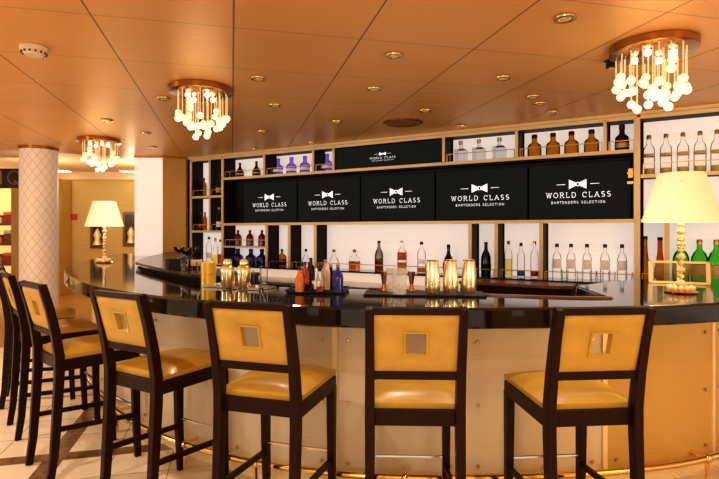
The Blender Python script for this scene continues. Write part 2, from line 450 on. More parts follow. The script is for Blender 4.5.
# main unit
mu = thing('shelving_unit', 'wide central back bar shelving with black screen band and backlit niches', 'shelving', PL, BR)
X0, X1 = bx(222.5), bx(637)
upright(mu, X0, ZP, ZT, w=.04); upright(mu, X1, ZP, ZT, w=.055)
shelf(mu, X0, X1, ZT); shelf(mu, X0, X1, ZS, w=.036); shelf(mu, X0, X1, ZB, w=.036)
topc = [X0, bx(264), bx(313), bx(333.5), bx(443.5), bx(516.5), bx(605), X1]
for x in topc[1:-1]: upright(mu, x, ZS, ZT, w=.03)
for a, c in zip(topc, topc[1:]):
    if abs(a-topc[3]) < .01: continue
    back(mu, a+.02, c, ZS, ZT)
    guard(mu, a+.03, c-.025, ZS+.018)
lowc = [X0, bx(266.5), bx(289), bx(315), bx(470), bx(496), bx(541), X1]
for x in lowc[1:-1]: upright(mu, x, ZP, ZB, w=.036)
for a, c in zip(lowc, lowc[1:]):
    back(mu, a+.02, c, ZP, ZB); guard(mu, a+.03, c-.025, ZP, .085)
shelf(mu, X0, lowc[1], 1.205, w=.026); guard(mu, X0+.03, lowc[1]-.03, 1.218)
MB().box(X0+.02, X1-.03, .05, D, ZS-.03, ZS-.02).build('screen_recess', blackout, mu)
MB().box(X0+.02, X1-.03, D-.02, D, ZB+.02, ZS-.02).build('recess_back', blackout, mu)
lt = MB().box(X1-.075, X1-.035, -.02, .02, 1.96, 2.05).box(X1-.085, X1-.03, -.028, .0, 1.90, 1.925).box(X1-.085, X1-.03, -.028, .0, 2.0, 2.015)
lt.build('latch', brass, mu)
# right bay
rb = thing('shelving_unit', 'right-hand back bar shelving bay behind the large lamp', 'shelving', PL, BR)
X2 = 8.2
xr = bx(667)
upright(rb, X2, ZP, ZT)
upright(rb, xr, ZP, ZB, w=.045); upright(rb, bx(667)+1.15, ZP, ZB, w=.04)
shelf(rb, X1+.03, X2, ZT); shelf(rb, X1+.03, X2, 1.972); shelf(rb, X1+.03, X2, ZB)
back(rb, X1+.04, X2, ZP, ZT); guard(rb, X1+.05, X2-.1, 1.989, .11); guard(rb, X1+.04, xr-.03, ZP, .1); guard(rb, xr+.04, xr+1.1, ZP, .1)
# back counter: pale fascia with plinth for the bottles, steel work top below
bc = thing('back_counter', 'pale back counter below the bottle niches with a stainless work top', 'counter', PL, BR)
MB().box(.0, X2, -.09, .398, ZP-.02, ZP-.001).build('bottle_plinth', granite, bc)
MB().box(.02, bx(470), -.075, .36, .80, ZP-.02).build('lit_fascia', lit_fascia, bc); MB().box(bx(470), X2, -.075, .36, .80, ZP-.02).build('fascia', fascia_m, bc)
MB().box(1.0, X2, -.62, .36, .765, .80).build('work_top', steel, bc, bevel=.004)
for px, w_ in ((637, .055), (667, .045)): MB().box(bx(px)-w_/2, bx(px)+w_/2, -.09, -.075, .80, ZP-.02).build('brass_strip', brass_trim, bc)
MB().box(1.0, X2, -.58, .36, .0, .765).build('cabinet', dark_ply, bc)
wb = thing('wooden_sideboard', 'low reddish wood box with chamfered end on the back counter', 'wooden box', BW(0, 0, 0), BR)
wa, wc = bx(462, -.42), bx(571, -.42)
MB().prism([(wa, -.47), (wc-.09, -.47), (wc, -.40), (wc, -.10), (wa, -.10)], .801, .885).build('body', dark_ply, wb)
MB().prism([(wa-.01, -.50), (wc-.09, -.50), (wc+.015, -.42), (wc+.015, -.095), (wa-.01, -.095)], .885, .915).build('top', mid_wood, wb, bevel=.006)

# ------------------------------------------------------------------ lettering (stroke slab-serif)
def arc(cx, cy, rx, ry, a0, a1, n=10):
    return [(cx+rx*math.cos(math.radians(a0+(a1-a0)*k/n)), cy+ry*math.sin(math.radians(a0+(a1-a0)*k/n))) for k in range(n+1)]
GL = {
 'W': (1.15, [[(.08,1),(.32,0),(.575,.85),(.83,0),(1.07,1)]], [(.08,1),(.575,.92),(1.07,1)]),
 'O': (.95, [arc(.475,.5,.42,.5,0,360,20)], []),
 'R': (.88, [[(.14,0),(.14,1)], [(.14,1),(.45,1)]+arc(.45,.76,.28,.24,90,-90)+[(.14,.52)], [(.42,.52),(.80,0)]], [(.14,0),(.80,0),(.08,1)]),
 'L': (.74, [[(.14,1),(.14,0),(.66,0),(.66,.22)]], [(.14,1)]),
 'D': (.92, [[(.14,0),(.14,1),(.40,1)]+arc(.40,.5,.45,.5,90,-90,14)+[(.14,0)]], []),
 'C': (.88, [arc(.47,.5,.42,.5,48,312,16), [(.76,.70),(.76,.97)]], []),
 'A': (.96, [[(.08,0),(.48,1),(.88,0)], [(.24,.34),(.72,.34)]], [(.08,0),(.88,0)]),
 'S': (.72, [arc(.36,.75,.27,.25,40,270,10)+arc(.36,.25,.29,.25,90,-140,10)], []),
 'B': (.84, [[(.14,0),(.14,1),(.42,1)]+arc(.42,.76,.25,.24,90,-90)+[(.14,.52)], [(.42,.52)]+arc(.42,.26,.30,.26,90,-90)+[(.14,0)]], []),
 'T': (.80, [[(.40,0),(.40,1)], [(.06,.84),(.06,1),(.74,1),(.74,.84)]], [(.40,0)]),
 'E': (.78, [[(.70,.16),(.70,0),(.14,0),(.14,1),(.68,1),(.68,.84)], [(.14,.52),(.52,.52)]], []),
 'N': (.96, [[(.14,0),(.14,1),(.80,0),(.80,1)]], [(.14,0),(.80,1),(.1,1)]),
 'I': (.40, [[(.20,0),(.20,1)]], [(.20,0),(.20,1)]),
 'Q': (.95, [arc(.475,.5,.42,.5,0,360,20), [(.52,.22),(.92,-.14)]], []),
}
def strokes(mb, pl, th, M):
    for a, c in zip(pl, pl[1:]):
        a = Vector(a); c = Vector(c); d = c-a
        if d.length < 1e-6: continue
        d.normalize(); n = Vector((-d.y, d.x))*th/2; e = d*th*.35
        q = [a-e+n, a-e-n, c+e-n, c+e+n]
        mb.quad(*[M @ Vector((p.x, 0, p.y)) for p in q])
def text_w(s, sp): return sum((GL[c][0] if c != ' ' else .55) + sp for c in s) - sp
def write(mb, s, x, z, w, h, th=.16, sp=.16, serif=True, M=Matrix()):
    """write s centred at x, baseline z, total width w, cap height h, in the xz plane"""
    tw = text_w(s, sp); kx = w/tw; cx = x - w/2
    for c in s:
        if c == ' ': cx += (.55+sp)*kx; continue
        gw, sts, sf = GL[c]
        MM = M @ Matrix.Translation((cx, 0, z)) @ Matrix.Diagonal((kx, 1, h, 1))
        for st in sts: strokes(mb, st, th, MM)
        if serif:
            for (a, b_) in sf: strokes(mb, [(a-.13, b_), (a+.13, b_)], th*.8, MM)
        cx += (gw+sp)*kx
def logo(parent, W, H, M=Matrix()):
    mb = MB()
    cz = .12*H; bw, bh = .088*W, .085*H
    T = lambda x, z: M @ Vector((x, 0, z))
    for sd in (-1, 1):
        mb.quad(T(sd*bw, cz+bh), T(sd*bw, cz-bh), T(sd*.014*W, cz-.025*H), T(sd*.014*W, cz+.025*H))
        mb.quad(T(sd*.125*W, cz+.006*H), T(sd*.125*W, cz-.006*H), T(sd*.215*W, cz-.004*H), T(sd*.215*W, cz+.004*H))
    for k in range(8):      # knot ring
        a0, a1 = k*PI/4, (k+1)*PI/4; r0, r1 = .012*W, .019*W
        mb.quad(T(r0*math.cos(a0), cz+r0*1.3*math.sin(a0)), T(r1*math.cos(a0), cz+r1*1.3*math.sin(a0)), T(r1*math.cos(a1), cz+r1*1.3*math.sin(a1)), T(r0*math.cos(a1), cz+r0*1.3*math.sin(a1)))
    mb.build('bow_tie_emblem', ink, parent)
    mb = MB(); write(mb, 'WORLD CLASS', 0, -.115*H, .645*W, .088*H, .10, .36, True, M); mb.build('title_lettering', ink, parent)
    mb = MB(); write(mb, 'BARTENDERS SELECTION', 0, -.225*H, .54*W, .042*H, .115, .36, False, M); mb.build('subtitle_lettering', ink, parent)

# ------------------------------------------------------------------ screens
edges = [bx(243, .10), bx(297, .10), bx(360, .10), bx(435, .10), bx(528, .10), bx(632, .10)]
print('screen widths', [round(c-a, 3) for a, c in zip(edges, edges[1:])])
wh = ['first black screen with white bow-tie logo, at the left end of the row', 'second black bow-tie screen from the left, under purple bottles',
      'middle black bow-tie screen of the row, under the narrow top sign', 'fourth black bow-tie screen from the left, under clear square bottles',
      'rightmost black bow-tie screen of the row, under brown bottles, nearest the lamp']
ex0, ex1 = edges[0], edges[-1]; SWD = (ex1-ex0)/5
for k in range(5):
    a, c = edges[k]+.008, edges[k+1]-.008
    W = c-a; H = .585; z0 = 1.565
    t = thing('display_screen', wh[k], 'screen', BW((a+c)/2, .10, z0), BR, 'bow-tie screens')
    MB().box(-W/2, W/2, .012, .06, 0, H).build('bezel', blackout, t, bevel=.004)
    MB().box(-W/2+.008, W/2-.008, .004, .012, .008, H-.008).build('screen_glass', screen_m, t)
    MB().box(-.1, .1, .06, .20, .2, .4).build('wall_mount', blackout, t)
    logo(t, W*.98, H, Matrix.Translation((.0, .002, H*.505)))
a, c = bx(334.5, .02)+.02, bx(443, .02)-.02; W = c-a; H = ZT-ZS-.05
t = thing('sign_panel', 'narrow black sign with a small white bow-tie logo in the top shelf row', 'sign', BW((a+c)/2, .02, ZS+.02), BR)
MB().box(-W/2, W/2, .006, .03, 0, H).build('board', screen_m, t)
logo(t, W*.38, H*.92, Matrix.Translation((-.03*W, .003, H*.48)))

# ------------------------------------------------------------------ bottles
def P(*a): return list(a)
def bottle_mb(kind, h, r):
    """closed profile from base up; returns (body profile, neck top z, neck radius)"""
    if kind == 'decanter': pr = [(0,0),(r,0),(r*1.02,.10*h),(r,.46*h),(r*.90,.55*h),(r*.55,.62*h),(r*.40,.68*h),(r*.37,.84*h)]
    elif kind == 'tall': pr = [(0,0),(r,0),(r,.60*h),(r*.9,.68*h),(r*.42,.78*h),(r*.36,.90*h)]
    elif kind == 'wine': pr = [(0,0),(r*.96,0),(r,.05*h),(r,.52*h),(r*.85,.62*h),(r*.45,.74*h),(r*.34,.80*h),(r*.32,.92*h)]
    elif kind == 'slender': pr = [(0,0),(r*.9,0),(r,.06*h),(r*.9,.3*h),(r*.6,.5*h),(r*.42,.68*h),(r*.38,.93*h)]
    elif kind == 'onion': pr = [(0,0),(r*.85,0),(r,.18*h),(r*.98,.34*h),(r*.7,.52*h),(r*.36,.66*h),(r*.28,.76*h),(r*.27,.86*h)]
    elif kind == 'round': pr = [(0,0),(r,0),(r,.50*h),(r*.94,.60*h),(r*.72,.70*h),(r*.4,.76*h),(r*.32,.80*h),(r*.32,.90*h)]
    elif kind == 'dasher': pr = [(0,0),(r,0),(r,.48*h),(r*.8,.58*h),(r*.42,.70*h),(r*.36,.84*h)]
    elif kind == 'squat': pr = [(0,0),(r,0),(r*1.0,.52*h),(r*.88,.62*h),(r*.45,.70*h),(r*.28,.76*h),(r*.26,.86*h)]
    elif kind == 'square': pr = [(0,0),(r,0),(r,.55*h),(r*.94,.60*h),(r*.4,.66*h),(r*.34,.82*h)]
    return pr
def band(r, z0, z1): return [(r, z0), (r*1.015, z0+.001), (r*1.015, z1-.001), (r, z1)]
def make_bottle(name, label, cat, loc, kind, h, r, body, cap, group=None, lab=None, labz=(.15, .38), liq=None, liqz=.4, rz=0, neck=None, capw=1.15):
    t = thing(name, label, cat, loc, rz, group)
    pr = bottle_mb(kind, h, r)
    seg = 4 if kind == 'square' else 18
    if kind == 'square':
        MB().lathe([(a*1.3, z) for a, z in pr[:4]] + [(a, z) for a, z in pr[4:]], seg=4, M=Matrix.Rotation(PI/4, 4, 'Z')).build('glass_body', body, t, bevel=.004)
    else:
        MB().lathe(pr, seg=seg).build('glass_body', body, t, True)
    nr, nz = pr[-1]
    MB().lathe([(0, nz), (nr*capw, nz), (nr*capw, h*.985), (nr*capw*.8, h), (0, h)], seg=14).build('cap', cap, t, True)
    if lab is not None:
        if kind == 'square':
            q = r*.92
            MB().box(-q*.8, q*.8, -q-.004, -q-.001, labz[0]*h, labz[1]*h).build('paper_label', lab, t)
        else: MB().lathe(band(r*1.01, labz[0]*h, labz[1]*h), seg=18).build('paper_label', lab, t, True)
    if liq is not None:
        MB().lathe([(0, .012*h+.002), (r*.93, .012*h+.002), (r*.93, liqz*h), (0, liqz*h)], seg=16).build('liquid', liq, t, True)
    return t
ORD = ['leftmost', 'second from left', 'third from left', 'fourth from left', 'fifth from left', 'sixth from left']
def row(pxs, z, y, kind, h, r, body, cap, labels, cat, group, name='liquor_bottle', **kw):
    """a row on a shelf: the first bottle is built, the rest are copies of it and its parts"""
    first = None; out = []
    for k, px in enumerate(pxs):
        loc = BW(bx(px, y), y, z)
        if first is None:
            first = make_bottle(name, labels[0], cat, loc, kind, h, r, body, cap, group, rz=BR, **kw); o = first
        else:
            o = copy_tree(first); o.location = loc; o['label'] = labels[k]
        out.append(o)
    return out
zt = ZS+.0185
row([240, 256.5], zt, .17, 'onion', .235, .064, dark_glass, black_cap, ['round dark brown decanter in the top left niche, nearer the left bay', 'round dark brown decanter in the top left niche, beside the purple bottles'], 'bottle', 'dark decanters in the top left niche', lab=cream_label, labz=(.2, .3))
row([278, 291.5, 305], zt, .16, 'decanter', .245, .072, violet_glass, violet_glass, ['leftmost of three purple bottles in the top niche left of the narrow sign', 'middle one of three purple bottles in a top row niche', 'rightmost of three purple bottles in a top row niche'], 'bottle', 'purple bottles in the top row', lab=white_label, labz=(.18, .34))
row([327], zt, .15, 'decanter', .245, .072, violet_glass, violet_glass, ['lone purple bottle in the small niche touching the narrow top sign'], 'bottle', None, lab=white_label, labz=(.18, .34))
row([461, 479, 499.5], zt, .15, 'square', .255, .07, frosty, chrome, ['leftmost clear square bottle in the top niche right of the narrow sign', 'middle clear square bottle of three in a top row niche', 'rightmost clear square bottle of three in a top row niche'], 'bottle', 'clear square bottles in the top row')
row([534.5, 553, 571.5, 591.5], zt, .14, 'decanter', .25, .073, tequila, dark_glass, ['leftmost of four squat brown bottles above the rightmost screen', 'second from left of four squat brown bottles above the rightmost screen', 'third from left of four squat brown bottles above the rightmost screen', 'rightmost of four squat brown bottles above the rightmost screen'], 'bottle', 'squat brown bottles in the top row')
row([622], zt, .14, 'decanter', .27, .066, dark_glass, black_cap, ['single dark brown bottle with black stopper in small top right niche'], 'bottle', None, lab=cream_label, labz=(.12, .3))
row([649, 666, 683, 700, 717], 1.9895, .16, 'tall', .40, .052, clear, gold_cap, ['tall clear bottle with yellow base, leftmost on the high shelf above the large lamp', 'tall clear bottle with yellow base, second from left above the large lamp', 'tall clear bottle with yellow base, third from left above the large lamp', 'tall clear bottle with yellow base, fourth from left above the large lamp', 'tall clear bottle with yellow base at right picture edge above the lamp'], 'bottle', 'tall clear bottles above the large lamp', lab=cream_label, labz=(.46, .53), liq=yellow_band, liqz=.17)
# left bay
row([199, 204], 1.984, .15, 'tall', .30, .042, amber, black_cap, ['dark amber bottle on the left bay upper shelf, nearer the pillar', 'dark amber bottle on the left bay upper shelf, nearer the divider'], 'bottle', 'amber bottles on the left bay upper shelf')
row([218.5], 1.984, .10, 'tall', .33, .04, clear, black_cap, ['clear bottle in the narrow left bay column, upper shelf'], 'bottle', None, lab=cream_label, liq=whisky)
row([196, 200.5, 205], 1.449, .15, 'tall', .29, .036, amber, black_cap, ['reddish amber bottle on the left bay middle shelf, nearest the pillar', 'middle reddish amber bottle on the left bay middle shelf', 'reddish amber bottle on the left bay middle shelf, beside the divider'], 'bottle', 'amber bottles on the left bay middle shelf', lab=red_label, labz=(.15, .34))
row([219], 1.449, .10, 'tall', .36, .04, clear, gold_cap, ['pale bottle in the narrow left bay column, middle shelf'], 'bottle', None, lab=white_label, liq=whisky)
row([209], ZP, .2, 'tall', .42, .045, clear, black_cap, ['tall clear bottle at the bottom of the left bay'], 'bottle', None, lab=white_label, labz=(.2, .4))
row([215.5], ZP, .2, 'onion', .40, .06, clear, gold_cap, ['pale yellow long-necked bottle at the bottom of the left bay'], 'bottle', None, liq=pale_liq, liqz=.35)
row([220.5], ZP, .12, 'tall', .38, .045, clear, black_cap, ['slim amber bottle at the bottom right of the left bay'], 'bottle', None, liq=whisky, liqz=.4)
# low niches
row([238, 250, 262], 1.218, .17, 'round', .235, .058, red_glass, black_cap, ['leftmost ruby red bottle on the small shelf above the blue bottles', 'middle ruby red bottle on the small shelf above the blue bottles', 'rightmost ruby red bottle on the small shelf above the blue bottles'], 'bottle', 'ruby red bottles', lab=dark_ply, labz=(.3, .38))
row([238, 251, 262], ZP, .17, 'decanter', .245, .082, blue_glass, blue_glass, ['leftmost cobalt blue bottle behind the gold shakers', 'middle cobalt blue bottle behind the gold shakers', 'rightmost cobalt blue bottle behind the gold shakers'], 'bottle', 'cobalt blue bottles')
row([282], ZP, .17, 'squat', .25, .066, tequila, black_cap, ['squat olive amber bottle alone in a narrow low niche'], 'bottle', None, lab=dark_ply, labz=(.1, .25), liq=whisky, liqz=.45)
row([306], ZP, .17, 'onion', .26, .06, clear, black_cap, ['clear conical flask with dark stopper in a narrow low niche'], 'bottle', None, name='glass_flask')
row([334], ZP, .18, 'onion', .26, .07, clear, cork, ['clear round bottle with cork at left of the wide low niche'], 'bottle', None)
row([354.5], ZP, .18, 'squat', .265, .078, clear, cork, ['squat whisky bottle half full of amber in the wide low niche'], 'bottle', None, liq=whisky, liqz=.42, lab=pink_liq, labz=(.28, .36))
row([379], ZP, .15, 'wine', .385, .056, smoky, black_cap, ['tall smoky bottle of amber spirit in the middle of wide niche'], 'bottle', None, liq=whisky, liqz=.42)
row([402], ZP, .15, 'round', .39, .058, clear, chrome, ['tall clear bottle with red label and silver cap behind mixing glass'], 'bottle', None, lab=pink_liq, labz=(.38, .62), liq=whisky, liqz=.3)
row([421.5], ZP, .15, 'tall', .38, .052, clear, black_cap, ['clear bottle with black cap and amber base behind the first gold tumbler'], 'bottle', None, liq=whisky, liqz=.16, lab=white_label, labz=(.3, .42))
row([448.5], ZP, .15, 'onion', .35, .07, black_glass, black_cap, ['dark wide-shouldered bottle rising behind the middle gold tumbler'], 'bottle', None)
row([486], ZP, .14, 'wine', .385, .056, black_glass, black_cap, ['black champagne-style bottle alone in a narrow low niche'], 'bottle', None, lab=dark_ply, labz=(.2, .36))
row([508.5], ZP, .14, 'tall', .40, .042, clear, cork, ['slim clear bottle with pale yellow tint, leftmost of three clear ones'], 'bottle', None, liq=pale_liq, liqz=.5)
row([521], ZP, .14, 'tall', .38, .042, clear, black_cap, ['slim clear bottle with blue label at its base'], 'bottle', None, lab=blue_label, labz=(.04, .18))
row([534.5], ZP, .14, 'tall', .40, .042, clear, chrome, ['slim clear bottle with red label at its base'], 'bottle', None, lab=red_label, labz=(.04, .18))
row([557, 571, 587, 605, 622], ZP, .17, 'round', .375, .047, clear, black_cap, ['clear black-capped bottle, leftmost of five in the right low niche', 'clear black-capped bottle, second from left of five in the right low niche', 'clear black-capped bottle, middle of five in the right low niche', 'clear black-capped bottle, fourth from left in the right low niche', 'clear black-capped bottle, rightmost of five, beside the brass upright'], 'bottle', 'clear black-capped bottles in the right low niche', lab=white_label, labz=(.3, .55), capw=1.3)
row([645], ZP, .14, 'slender', .46, .055, amber, black_cap, ['tall slender brown bottle right of the thick brass upright'], 'bottle', None)
row([660], ZP, .14, 'slender', .45, .055, whisky, black_cap, ['tall slender tan bottle left of the green bottles'], 'bottle', None)
row([681, 699.5, 716.5], ZP, .16, 'round', .43, .072, green_glass, gold_cap, ['green bottle directly behind the large lamp stem', 'green bottle with gold cap, just right of the large lamp stem', 'green bottle at the right picture edge beside the lamp'], 'bottle', 'green bottles behind the large lamp', lab=cream_label, labz=(.22, .44))
# short tumblers in front of the clear bottles
def tumbler(name, label, loc, r, h, group=None, m=None, cat='glass', thick=.004):
    m = m or clear
    o = MB().lathe([(0, 0), (r*.85, 0), (r, h), (r-thick, h), (r*.85-thick, .008), (0, .008)], seg=18).build(name, m, None, True)
    o.location = loc
    return tag(o, label, cat, group)
for k, px in enumerate([565, 580, 593, 600, 612, 629]):
    tumbler('drinking_glass', ['short clear glass before black-capped bottles, leftmost of six', 'short clear glass before black-capped bottles, second from left', 'short clear glass before black-capped bottles, third from left', 'short clear glass before black-capped bottles, fourth from left', 'short clear glass before black-capped bottles, fifth from left', 'short clear glass before black-capped bottles, rightmost of six'][k],
            BW(bx(px, .06), .06, ZP+.0005), .034, .10, 'short glasses in the right low niche')

# ------------------------------------------------------------------ things on the ledge (left, inner side)
LZ = HC+.0625
def on(px, py, z): # point of a horizontal surface at height z
    d = (EYE-z)*F/(py-231); return ((px-359.5)/F*d, d, z)
def coupe(label, loc, group):
    t = thing('coupe_glass', label, 'glass', loc, 0, group)
    MB().lathe([(0, 0), (.034, .002), (.006, .008), (.0045, .10), (.012, .108), (0, .110)], seg=16).build('stem', clear, t, True)
    MB().lathe([(.005, .105), (.03, .115), (.05, .14), (.055, .165), (.052, .165), (.047, .142), (.028, .12), (0, .112)], seg=18).build('bowl', crystal, t, True)
coupe('stemmed coupe glass at the far left of the ledge group', on(179.5, 264, LZ), 'coupe glasses on the ledge')
coupe('stemmed coupe glass on the ledge just right of another coupe', on(186, 267, LZ), 'coupe glasses on the ledge')
make_bottle('liquor_bottle', 'short dark amber bottle standing on the raised ledge, left of the gold tin', 'bottle', on(196.5, 269, LZ), 'round', .19, .045, amber, black_cap, None, lab=cream_label, labz=(.15, .42))
make_bottle('liquor_bottle', 'small dark bottle on the raised ledge behind the coupe glasses', 'bottle', on(190, 265.5, LZ), 'round', .17, .04, dark_glass, black_cap)
tumbler('drinking_glass', 'low clear tumbler on the raised ledge, nearest the coupes', on(184.5, 270, LZ), .035, .085, 'tumblers on the ledge')
tumbler('drinking_glass', 'low clear tumbler on the raised ledge, nearest the gold tin', on(201, 273, LZ), .035, .085, 'tumblers on the ledge')

# ------------------------------------------------------------------ counter items
tz = HC+.0005
t = thing('gold_tin', 'tall matte gold cylinder tin standing left of the gold shakers', 'tin', on(208.5, 286, tz))
MB().lathe([(0, 0), (.05, 0), (.05, .080), (0, .080)], seg=28).build('lower_can', tin_gold, t, True)
MB().lathe([(0, .082), (.052, .082), (.052, .165), (.048, .169), (0, .169)], seg=28).build('upper_can', tin_gold, t, True)
tx, ty, _ = on(239, 287.5, tz)
t = thing('serving_tray', 'flat silver tray carrying two gold shakers', 'tray', (tx, ty, tz), math.radians(-28))
MB().box(-.24, .24, -.085, .085, .0, .006).build('tray_base', chrome, t, bevel=.003)
m = MB(); m.sweep([Vector(p) for p in ((-.24,-.085,.008),(.24,-.085,.008),(.24,.085,.008),(-.24,.085,.008),(-.24,-.085,.008))], [(-.006,-.006),(.006,-.006),(.006,.008),(-.006,.008)])
m.build('tray_rim', chrome, t)
def shaker(label, loc):
    t = thing('cocktail_shaker', label, 'shaker', loc, 0, 'gold cocktail shakers on the tray')
    MB().lathe([(0, 0), (.039, 0), (.041, .006), (.044, .105), (.0435, .112), (0, .112)], seg=26).build('tin', shaker_gold, t, True)
    MB().lathe([(0, .113), (.045, .113), (.0445, .128), (.038, .142), (.030, .150), (.0, .150)], seg=26).build('strainer', shaker_gold, t, True)
    MB().lathe([(0, .151), (.027, .151), (.028, .158), (.027, .180), (.022, .190), (0, .193)], seg=22).build('cap', shaker_gold, t, True)
sz = tz+.0065
shaker('gold cobbler shaker on the silver tray, beside the gold tin', on(227.5, 288, sz)); shaker('gold cobbler shaker on the silver tray, farther from the gold tin', on(244, 288.5, sz))
tumbler('mixing_tin', 'small gold jigger cup on the tray between the shakers', on(236.5, 286.5, sz), .018, .075, None, copper, 'jigger')
tumbler('drinking_glass', 'clear glass at right end of the silver tray', on(257, 284.5, sz), .03, .10, 'glasses at the tray end')
tumbler('drinking_glass', 'taller clear glass beside the right end of silver tray', on(264, 283.6, tz), .03, .125, 'glasses at the tray end')
a = Vector(on(261, 290.5, tz+.004)); c = Vector(on(265.5, 302, tz+.004))
bs = thing('bar_spoon', 'thin silvery bar spoon lying on the black counter right of the tray', 'spoon', a)
MB().tube([(0,0,0), tuple(c-a)], .0035, 6).build('shaft', chrome, bs, True)
MB().ball((0, 0, .001), .009, 10, 6, .35).build('bowl', chrome, bs, True)
# black tray with bitters
bxp = Vector(on(318.5, 291.5, tz))
t = thing('bitters_tray', 'black rubber tray holding small bitters and syrup bottles', 'tray', bxp, math.radians(-5))
MB().box(-.178, .178, -.115, .115, 0, .012).build('mat_base', rubber, t, bevel=.004)
m = MB(); m.sweep([Vector(p) for p in ((-.178,-.115,.014),(.178,-.115,.014),(.178,.115,.014),(-.178,.115,.014),(-.178,-.115,.014))], [(-.006,-.006),(.006,-.006),(.006,.010),(-.006,.010)]); m.build('mat_rim', rubber, t)
bz = tz+.0125
def bb(label, px, py, kind, h, r, body, cap, **kw):
    make_bottle('bitters_bottle', label, 'bottle', on(px, py, bz), kind, h, r, body, cap, 'bitters and syrup bottles on the black tray', **kw)
bb('orange squat syrup bottle at the left front of the black tray', 299.5, 291.5, 'dasher', .155, .027, orange_liq, black_cap)
bb('red-orange bottle with dark pourer on the black tray', 305, 290, 'tall', .175, .024, red_liq, black_cap)
bb('clear dasher bottle with black top and dark red base on the black tray', 309.5, 291.5, 'dasher', .18, .027, clear, black_cap, liq=dark_glass, liqz=.25)
bb('pink-labelled little bottle in the middle of the black tray', 316, 291, 'dasher', .14, .024, clear, chrome, lab=white_label, labz=(.1, .45))
bb('white-wrapped bottle with gold top on the black tray', 325.5, 290.5, 'tall', .19, .028, wrap, cork)
bb('slim brown dropper bottle between the white and blue bottles', 331, 290, 'tall', .16, .022, dark_glass, cork)
bb('deep blue bottle with a cork top at the right end of black tray', 338, 291.5, 'round', .165, .033, blue_glass, cork)
bb('dark bottle with long black pourer at the back of black tray', 311, 286.5, 'tall', .19, .026, dark_glass, black_cap)
bb('clear bottle with dark pourer at the middle front of the black tray', 320.5, 292, 'dasher', .165, .024, clear, black_cap, liq=red_liq, liqz=.2, capw=1.6)
bb('small clear bottle at the back left of the black tray', 302.5, 286.8, 'dasher', .16, .024, clear, black_cap)
# bar mat with tumblers
p0 = Vector(on(424, 294.5, tz))
bmx = MB().box(-.355, .355, -.10, .10, 0, .012).build('bar_mat', rubber, None, bevel=.004); bmx.location = p0; bmx.rotation_euler = (0, 0, math.radians(-6))
tag(bmx, 'long black rubber bar mat under gold tumblers and mixing glass', 'mat')
mz = tz+.0125
def jig(label, px, py):
    t = thing('jigger', label, 'jigger', on(px, py, mz), 0, 'copper jiggers')
    MB().lathe([(0, .004), (.017, 0), (.021, .002), (.012, .042), (0, .042)], seg=18).build('small_cup', copper, t, True)
    MB().lathe([(0, .0425), (.012, .0425), (.022, .118), (.020, .118), (.010, .05), (0, .05)], seg=18).build('large_cup', copper, t, True)
jig('copper jigger left of the cut crystal mixing glass', 384, 291); jig('copper jigger between mixing glass and gold tumblers', 411.5, 291)
tumbler('mixing_glass', 'large cut crystal mixing glass on the black mat', on(399.5, 294, mz), .048, .15, None, cut_glass, 'glass', .006)
tumbler('mixing_glass', 'narrower cut crystal glass touching the large mixing glass', on(391.5, 291.5, mz), .034, .145, None, cut_glass, 'glass', .005)
for px, py, lb_ in ((432.5, 293.6, 'gold tumbler tin nearest the jigger'), (450.5, 293.4, 'middle one of three gold tumbler tins on the black mat'), (469, 293.2, 'gold tumbler tin at the right end of the black mat')):
    t = thing('shaker_tin', lb_, 'tumbler', on(px, py, mz), 0, 'gold tumbler tins')
    MB().lathe([(0, 0), (.040, 0), (.0425, .006), (.044, .05), (.042, .11), (.034, .19), (.033, .195), (.030, .195), (.033, .16), (.038, .06), (0, .02)], seg=28).build('cup', shaker_gold, t, True)
    MB().lathe([(.0335, .190), (.0352, .192), (.0352, .198), (.031, .198)], seg=28).build('rolled_rim', polished, t, True)

# menu stand
mx, my, _ = on(679, 284, tz)
t = thing('menu_stand', 'low gold-framed double menu stand behind the large lamp', 'menu holder', (mx, my, tz), math.radians(-27))
Rm = Matrix.Rotation(math.radians(-14), 4, 'X')
m = MB()
for a in ((-.19, .19, 0, .016), (-.19, .19, .150, .166)): m.box(a[0], a[1], -.008, .008, a[2], a[3], Rm)
for a in (-.19, -.012, .164): m.box(a, a+.026, -.008, .008, .0, .166, Rm)
m.build('frame', brass_trim, t)
MB().box(-.164, -.012, -.003, .003, .016, .150, Rm).build('insert', menu_glass, t); MB().box(.014, .164, -.003, .003, .016, .150, Rm).build('insert', menu_glass, t)
MB().box(-.12, .12, .0, .07, .0, .012).build('foot', brass_trim, t)

